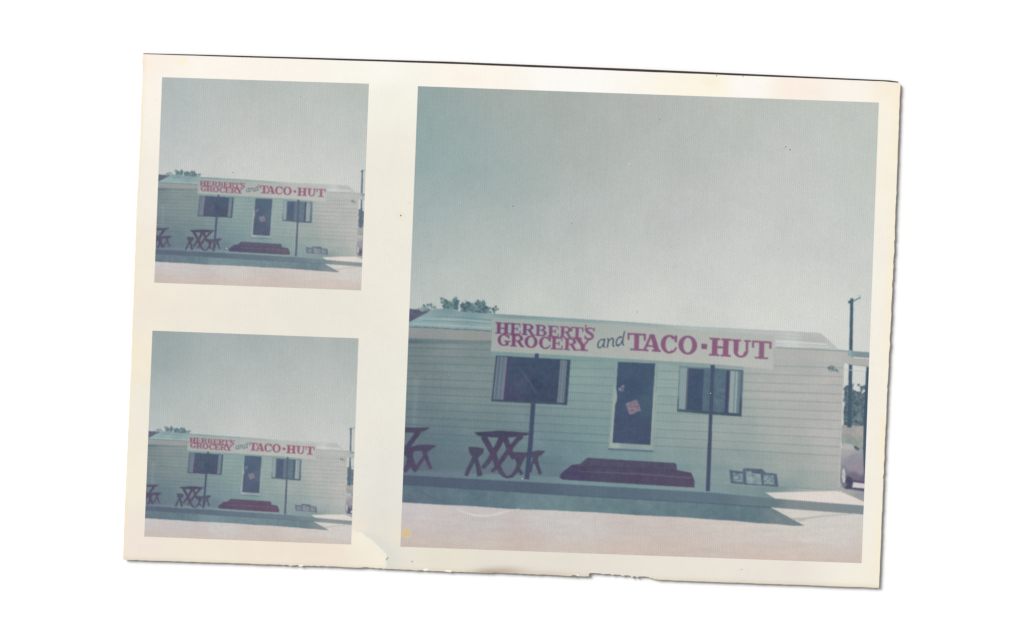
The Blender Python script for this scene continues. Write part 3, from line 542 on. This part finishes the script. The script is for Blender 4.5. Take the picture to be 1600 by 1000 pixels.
# sign posts
item('sign_post', [[(829.6, 629.6), (836.6, 630), (832.8, 690), (826.8, 748.8), (819.4, 748.6), (825.4, 690)], [(835.8, 552.0), (842, 552.4), (841.6, 561), (835.2, 560.6)]], flow((66, 78, 110), wall_big, .06), 10, 'dark post under the left half of the sign')
item('sign_post', [[(1110.8, 572), (1116.6, 572.4), (1113.4, 650), (1109.0, 767.6), (1102.6, 767.4), (1107.6, 650)], [(1110, 570.0), (1117, 570.4), (1117, 576.6), (1110, 576.2)]], flow((68, 82, 112), wall_big, .06), 10, 'dark post in front of the right window')
# sign
item('lettering', W_TOP, field([(780, 510, (122, 74, 118)), (930, 520, (132, 88, 124))], 3, 60), None, 'HERBERT\'S in plum slab letters')
item('lettering', W_MID, field([(780, 535, (126, 74, 116)), (930, 540, (134, 82, 118))], 3, 60), None, 'GROCERY in plum slab letters')
item('lettering', W_AND, flat((68, 92, 112)), None, 'the small dark blue word and')
item('lettering', W_TACO, field([(985, 535, (136, 88, 124)), (1090, 545, (136, 90, 124))], 3, 60), None, 'TACO in large plum letters followed by a square dot')
item('lettering', W_HUT, field([(1115, 540, (142, 90, 126)), (1200, 550, (140, 98, 126))], 3, 60), None, 'HUT in large plum letters')
# framed board on the walk
item('display_board', [[(1139.4, 733.6), (1150, 735.6), (1160.4, 736.6), (1161, 731.4), (1176, 732), (1191, 733), (1196.6, 738.4), (1213.8, 740.2), (1216.4, 760.8), (1190, 759), (1165, 757.4), (1141.6, 755)]], jitter(flat((86, 106, 126)), 8, 3), 3, 'low dark framed board leaning on the wall')
item('board_panel', [[(1145, 738.8), (1160.4, 740.2), (1161, 753.6), (1146, 752.0)]], leafcol((92, 118, 132), (134, 156, 162), 20), 1.6)
item('board_panel', [[(1165.6, 736.2), (1174, 736.6), (1174, 739), (1188.6, 740.8), (1190.2, 757.0), (1166.6, 755.2)]], leafcol((116, 142, 146), (142, 158, 158), 21), 2)
item('board_panel', [[(1193.2, 742.4), (1208.4, 742.6), (1210.4, 757.2), (1193.6, 756.2)]], leafcol((104, 128, 142), (144, 164, 160), 22), 1.8)
item('board_print', stroke([(1172, 742.4), (1180, 742.8)], 1.6) + stroke([(1176, 752), (1179, 753.4), (1182, 752)], 1.5) + stroke([(1155, 742), (1157.4, 746), (1153, 749)], 1.6) + stroke([(1203, 744), (1205, 750), (1202, 754)], 1.4), flat((104, 128, 140)), None)
# wheel in front of the wall's corner
item('wheel', [[(1313.6, 729), (1316, 726.4), (1319.6, 726.6), (1322, 731), (1324, 741), (1332, 748), (1331, 764.6), (1322, 764.4), (1316.4, 761.4), (1313.2, 752), (1312.6, 738)]], field([(1315, 733, (130, 142, 142)), (1318, 757, (120, 126, 138)), (1326, 752, (76, 76, 108)), (1325, 762, (80, 80, 108)), (1321, 735, (120, 122, 138))], 4, 8), 3, 'front wheel with pale hubcap')
item('hubcap', [[(1316.4, 734), (1319.4, 730.8), (1320.6, 736), (1321.4, 748), (1319.6, 754.4), (1317.0, 754), (1314.8, 745)]], leafcol((160, 168, 166), (200, 204, 200), 25), 1.6)
# marks on the print itself
item('handling_mark', stroke([(712, 794), (726, 801), (745, 806), (766, 806), (786, 800), (812, 795)], [.8, 2.2, 3.2, 3, 2, .8], 1), flat((214, 209, 207)), None, 'pale curved handling crease', pics=(0,))
item('handling_mark', stroke([(630, 756), (648, 763), (668, 774), (688, 783), (698, 787.4)], [.5, 1.2, 1.6, 1.4, .6], 1), flat((82, 106, 122)), None, 'dark part of the curved handling crease', pics=(0,))
item('handling_mark', stroke([(931, 803), (929, 815), (931, 828), (938, 845)], [.8, 1.2, 1, .8], 1), flat((186, 180, 178)), None, 'faint upright crack in the pale foreground', pics=(0,))
item('stain', [[(635 + 8.6 * math.cos(a * .5236) * (1 + .1 * math.sin(a * 2)), 833 + 9.2 * math.sin(a * .5236)) for a in range(12)]], lambda x, y: mix((222, 188, 132), (205, 195, 180), smooth(2, 9.5, np.hypot(x - 634.5, y - 833))), 1.5, 'small orange stain in the lower left corner', pics=(0,))

# ------------------------------------------------------------------ lay the three prints on the sheet
def fit(src, dst):
    """least squares affine map from big-picture grid to a small print"""
    n = len(src); mx = sum(p[0] for p in src) / n; my = sum(p[1] for p in src) / n
    sxx = sum((p[0] - mx) ** 2 for p in src); syy = sum((p[1] - my) ** 2 for p in src); sxy = sum((p[0] - mx) * (p[1] - my) for p in src)
    det = sxx * syy - sxy ** 2; res = []
    for i in (0, 1):
        m = sum(d[i] for d in dst) / n
        a = sum((p[0] - mx) * (d[i] - m) for p, d in zip(src, dst)); b = sum((p[1] - my) * (d[i] - m) for p, d in zip(src, dst))
        res.append(((a * syy - b * sxy) / det, (b * sxx - a * sxy) / det, m))
    return lambda x, y: tuple(r[0] * (x - mx) + r[1] * (y - my) + r[2] for r in res)
marks = [(769.6, 496), (767, 548.8), (1210, 523), (957, 691.8), (1216.4, 760.8), (1106, 767.5), (1311, 765), (628, 785), (875, 749), (1085.2, 761.6), (823, 748.8)]
up = [(310, 278.4), (309.4, 302.3), (510, 291.7), (394.8, 367.2), (511, 397.3), (462.7, 401.7), (557.3, 399.6), (242.4, 409.6), (357, 392.4), (452.8, 398), (336, 392.4)]
lo = [(294.4, 678.4), (293.4, 702.8), (491.8, 696.0), (378.3, 769.8), (495.2, 799.4), (445.5, 803), (539.2, 802.5), (226.5, 811), (342, 794.8), (435.9, 799.9), (318.3, 794.7)]
def square_map(q):
    tl, tr, br, bl = q
    def f(u, v):
        a = (tl[0] + (tr[0] - tl[0]) * u, tl[1] + (tr[1] - tl[1]) * u); b = (bl[0] + (br[0] - bl[0]) * u, bl[1] + (br[1] - bl[1]) * u)
        return a[0] + (b[0] - a[0]) * v, a[1] + (b[1] - a[1]) * v
    def inv(x, y):
        u, v = .5, .5
        for _ in range(8):
            fx, fy = f(u, v); e = 1e-4
            ax, ay = f(u + e, v); bx, by = f(u, v + e)
            j = ((ax - fx) / e, (bx - fx) / e, (ay - fy) / e, (by - fy) / e); d = j[0] * j[3] - j[1] * j[2]
            dx, dy = x - fx, y - fy; u += (j[3] * dx - j[1] * dy) / d; v += (j[0] * dy - j[2] * dx) / d
        return u, v
    return f, inv
SOFT = (0.55, 0.45, 0.45)             # blur of each print, in lattice cells
def up_veil(c, u, v, name):
    if name == 'sky': return c
    if name == 'lettering': c = mix(c, (150, 78, 104), .7 * (c[..., 0] > 100))
    if name in ('door_notice', 'notice_print', 'board_panel'): c = mix(c, (112, 110, 126), .5)
    return mix(c, (208, 210, 204), .07 + .05 * u)
def lo_veil(c, u, v, name):
    if name == 'sky': return c
    if name == 'lettering': c = mix(c, (150, 74, 98), .7 * (c[..., 0] > 100))
    if name == 'doorstep': c = mix(c, (100, 62, 94), .45)
    if name in ('door_notice', 'notice_print', 'board_panel'): c = mix(c, (112, 110, 126), .5)
    return mix(c, (206, 206, 204), .07 + .05 * u)
sky_up = field([(0, 0, (172, 182, 182)), (.5, 0, (176, 184, 182)), (1, 0, (180, 188, 182)), (0, .2, (178, 187, 188)), (.5, .2, (186, 191, 189)), (1, .2, (186, 193, 190)), (0, .35, (188, 194, 195)), (.5, .36, (200, 203, 201)), (1, .35, (198, 202, 200)), (.1, .46, (200, 203, 202)), (.5, .48, (211, 212, 208)), (.9, .48, (208, 210, 206))], 3, .02)
sky_lo = field([(0, 0, (146, 160, 160)), (.5, 0, (160, 170, 170)), (1, 0, (168, 176, 174)), (0, .15, (152, 168, 168)), (.5, .2, (174, 182, 182)), (1, .2, (182, 189, 188)), (0, .35, (172, 182, 182)), (.5, .36, (192, 197, 196)), (1, .35, (192, 197, 195)), (.1, .46, (190, 195, 194)), (.5, .48, (203, 205, 203)), (.9, .48, (204, 206, 203))], 3, .02)

PICS = [
    ('large square picture filling the right side of the sheet', BIG, lambda x, y: (x, y), None, None),
    ('small square picture at the upper left of the sheet', [(253.4, 120.6), (576.4, 130.8), (564.2, 453.8), (241.0, 441.6)], fit(marks, up), up_veil, sky_up),
    ('small square picture at the lower left of the sheet', [(238.2, 516.6), (560.2, 528.6), (548.6, 850.8), (225.4, 838.4)], fit(marks, lo), lo_veil, sky_lo)]
def inside(poly, X, Y):
    """even-odd test of many points at once"""
    r = np.zeros(X.shape, dtype=bool); n = len(poly)
    for i in range(n):
        x0, y0 = poly[i - 1]; x1, y1 = poly[i]
        if y0 == y1: continue
        r ^= ((Y < y0) != (Y < y1)) & (X < x0 + (Y - y0) * (x1 - x0) / (y1 - y0))
    return r
def blur(im, sg):
    rr = int(math.ceil(sg * 3)); kx = np.exp(-0.5 * (np.arange(-rr, rr + 1) / sg) ** 2); kx /= kx.sum()
    for ax in (0, 1):
        pad = [(0, 0)] * im.ndim; pad[ax] = (rr, rr); p = np.pad(im, pad, mode='edge'); o = np.zeros_like(im)
        for i, w in enumerate(kx):
            sl = [slice(None)] * im.ndim; sl[ax] = slice(i, i + im.shape[ax]); o += w * p[tuple(sl)]
        im = o
    return im
Z_PIC = Z_TOP + 6e-6
for pi, (plabel, quad, tomap, veil, skyf) in enumerate(PICS):
    # The emulsion is one flat layer: every printed thing is laid in it as its own inlaid sheet, on a common fine lattice whose
    # corners carry the dye density, so neighbouring inks run softly into each other as they do on a real enlargement.
    NC = 640 if pi == 0 else 300               # lattice cells along a side
    SS = 3                                     # dye samples per cell while drawing
    fwd, inv = square_map(quad)
    Ns = NC * SS
    u1 = (np.arange(Ns) + 0.5) / Ns; U, V = np.meshgrid(u1, u1)
    fx, fy = fwd(U, V)
    a0 = tomap(0, 0); ax = tomap(1, 0); ay = tomap(0, 1)
    m = (ax[0] - a0[0], ay[0] - a0[0], ax[1] - a0[1], ay[1] - a0[1]); d = m[0] * m[3] - m[1] * m[2]
    GX = (m[3] * (fx - a0[0]) - m[1] * (fy - a0[1])) / d; GY = (m[0] * (fy - a0[1]) - m[2] * (fx - a0[0])) / d
    img = np.zeros((Ns, Ns, 3), dtype=np.float32); ids = np.full((Ns, Ns), -1, dtype=np.int16)
    for k, (name, label, polys, col, step, pics, stuff) in enumerate(ITEMS):
        if pi not in pics: continue
        cov = np.zeros((Ns, Ns), dtype=bool)
        for p in polys:
            P = [inv(*tomap(*a)) for a in p]
            j0 = max(0, int(min(q[0] for q in P) * Ns) - 1); j1 = min(Ns, int(max(q[0] for q in P) * Ns) + 2)
            i0 = max(0, int(min(q[1] for q in P) * Ns) - 1); i1 = min(Ns, int(max(q[1] for q in P) * Ns) + 2)
            if j0 >= j1 or i0 >= i1: continue
            cov[i0:i1, j0:j1] |= inside(P, U[i0:i1, j0:j1], V[i0:i1, j0:j1])
        if not cov.any(): continue
        x, y = GX[cov], GY[cov]
        if skyf is not None and name == 'sky': c = skyf(U[cov], V[cov])
        else: c = A(col(x, y))
        if veil: c = veil(c, U[cov], V[cov], name)
        img[cov] = c; ids[cov] = k
    # lens and enlarger softness, then film grain, then corner values
    img = blur(img, SOFT[pi] * SS)
    def corners(im):
        p = np.pad(im, [(1, 1), (1, 1), (0, 0)], mode='edge')
        o = np.zeros((NC + 1, NC + 1, im.shape[2]))
        for a in (0, 1):
            for b in (0, 1):
                q = p[a:a + Ns + 1, b:b + Ns + 1]; o += q[::SS, ::SS][:NC + 1, :NC + 1]
        return o / 4
    cv = corners(img)
    g1 = np.linspace(0, 1, NC + 1); CU, CV = np.meshgrid(g1, g1); PX, PY = fwd(CU, CV)
    rs = np.random.RandomState(40 + pi)
    gn = blur(rs.normal(0, 1, (NC + 1, NC + 1, 3)), 0.7) * 1.7
    gm = gn.mean(axis=2, keepdims=True)
    cv = cv + 1.6 * gm + 0.8 * gn + 2.0 * (vnoise(PX / 30, PY / 30, 50 + pi) + vnoise(PX / 11, PY / 11, 60 + pi))[..., None] * A((.6, .5, .7)) + 0.9 * vnoise(PX / 2.5, PY / 60, 71)[..., None]
    lum = (cv * A((.3, .59, .11))).sum(axis=2, keepdims=True)
    wgt = smooth(70, 130, lum) * (1 - smooth(168, 205, lum))           # mid greys of this paper are a little more neutral
    low = smooth(.46, .52, CV)[..., None]                               # the sky keeps its full green cast
    cv = lum + (cv - lum) * (1 + low * (0.08 * smooth(170, 210, lum) - 0.16)) + low * wgt * A((0.6, -0.5, 0.8)) + (1 - low) * A((0.9, 0.6, -0.2))
    cv = cv + low * (4.5 * smooth(112, 140, lum) * (1 - smooth(178, 205, lum)) - 4.0 * (1 - smooth(84, 108, lum)))
    inkc = refl(cv).reshape(-1, 3)
    xyz = np.stack([(PX - 800) * S, (500 - PY) * S, np.full(PX.shape, Z_PIC)], axis=-1).reshape(-1, 3)
    ci = ids[SS // 2::SS, SS // 2::SS][:NC, :NC]
    base = make_mesh('picture', [w2(*q, Z_TOP + 2e-6) for q in quad], [(3, 2, 1, 0)], np.tile(refl((170, 176, 174)), (4, 1)), M_INK, root)
    base['label'] = plabel
    I, J = np.mgrid[0:NC, 0:NC]
    for k in np.unique(ci):
        name, label = (ITEMS[k][0], ITEMS[k][1]) if k >= 0 else ('sky', None)
        sel = ci == k; i, j = I[sel], J[sel]
        quads = np.stack([i * (NC + 1) + j, (i + 1) * (NC + 1) + j, (i + 1) * (NC + 1) + j + 1, i * (NC + 1) + j + 1], axis=1)
        used, invx = np.unique(quads, return_inverse=True); invx = invx.reshape(-1).astype(np.int32); nf = len(quads)
        me = bpy.data.meshes.new(name); me.vertices.add(len(used)); me.vertices.foreach_set('co', xyz[used].astype(np.float32).ravel())
        me.loops.add(nf * 4); me.loops.foreach_set('vertex_index', invx)
        me.polygons.add(nf); me.polygons.foreach_set('loop_start', np.arange(nf, dtype=np.int32) * 4)
        me.update(calc_edges=True)
        ca = me.color_attributes.new('ink', 'FLOAT_COLOR', 'POINT')
        cc = np.ones((len(used), 4), dtype=np.float32); cc[:, :3] = inkc[used]; ca.data.foreach_set('color', cc.ravel())
        me.materials.append(M_INK)
        o = bpy.data.objects.new(name, me); C.objects.link(o); o.parent = base
        if label: o['label'] = label
        if k >= 0 and ITEMS[k][6]: o['kind'] = 'stuff'

# ------------------------------------------------------------------ specks and nicks on the sheet's surface
ztop = Z_PIC + 2e-6
def speck(x, y, r, c, elong=1.0, ang=0.0, seed=0, label=None):
    rnd = random.Random(int(x * 13 + y * 7)); n = 7; v = []
    for i in range(n):
        a = 6.283 * i / n; rr = r * (0.75 + 0.5 * rnd.random())
        px, py = rr * math.cos(a) * elong, rr * math.sin(a)
        v.append((x + px * math.cos(ang) - py * math.sin(ang), y + px * math.sin(ang) + py * math.cos(ang)))
    verts = [w2(a, b, ztop) for a, b in v] + [w2(x, y, ztop + 1e-6)]
    faces = [(i, (i + 1) % n, n) for i in range(n)]; faces = [tuple(reversed(f)) for f in faces]
    o = make_mesh('speck', verts, faces, np.tile(refl(c), (len(verts), 1)), M_INK, root)
    if label: o['label'] = label
DK = (92, 90, 84)
for (x, y, r, c, e, a) in [(1228, 229.6, 1.0, DK, 1, 0), (1234.5, 234, 1.0, DK, 1.2, .3), (1030.5, 187, .8, DK, 1, 0), (893, 349, .9, (100, 110, 108), .6, 0), (802, 322, .9, (110, 118, 116), 1.5, .2),
                          (983, 256, 1.1, (215, 220, 218), 1, 0), (831, 210, .7, (150, 130, 130), 1, 0), (921, 272, .7, (130, 138, 136), 1, 0), (995.5, 487.5, .9, (130, 136, 132), 1, 0), (1355, 467.5, 1.0, (160, 168, 164), .6, .4),
                          (1110.4, 614.6, .9, (190, 205, 215), 1, 0), (626.2, 336.6, 1.3, (120, 84, 60), 1, 0), (639.6, 317, .7, (200, 190, 170), 1, 0), (644, 877.4, 1.2, (170, 160, 146), 1.3, -.3),
                          (1158.5, 890, 1.0, (196, 190, 180), 1.6, -.2), (364, 269.5, .8, DK, 1, 0), (236, 181.5, 2.0, (253, 251, 246), 1, 0), (470, 151, .9, (140, 146, 142), 1, .5), (303, 147, .9, (160, 164, 162), 1, 0),
                          (245, 156, .8, (222, 214, 200), 1, 0), (897, 899.6, 1.1, (150, 122, 112), 4.6, .06), (902, 898.5, 1.3, (252, 244, 230), 1.8, .6), (1187.5, 136, .6, (190, 180, 160), 1, 0), (816, 748, 1.1, (200, 205, 210), 1, 0),
                          (1362.5, 567.5, .8, (222, 214, 190), 1, 0), (1120, 118.5, .9, (70, 64, 60), 1, 0), (1161, 119.6, .8, (70, 64, 60), 1, 0), (354, 388, .8, (190, 210, 208), 1, 0), (927, 898, .8, (150, 140, 130), 1, 0),
                          (605, 873, 1.6, (188, 184, 174), 2.4, -.9), (700, 892, 2.0, (252, 246, 232), 3, .05), (665, 890, 2.0, (252, 246, 232), 2.4, .05), (470, 883.5, 1.6, (252, 246, 232), 2.4, .05), (930, 1, 0, DK, 1, 0)]:
    if r > 0: speck(x, y, r, c, e, a)
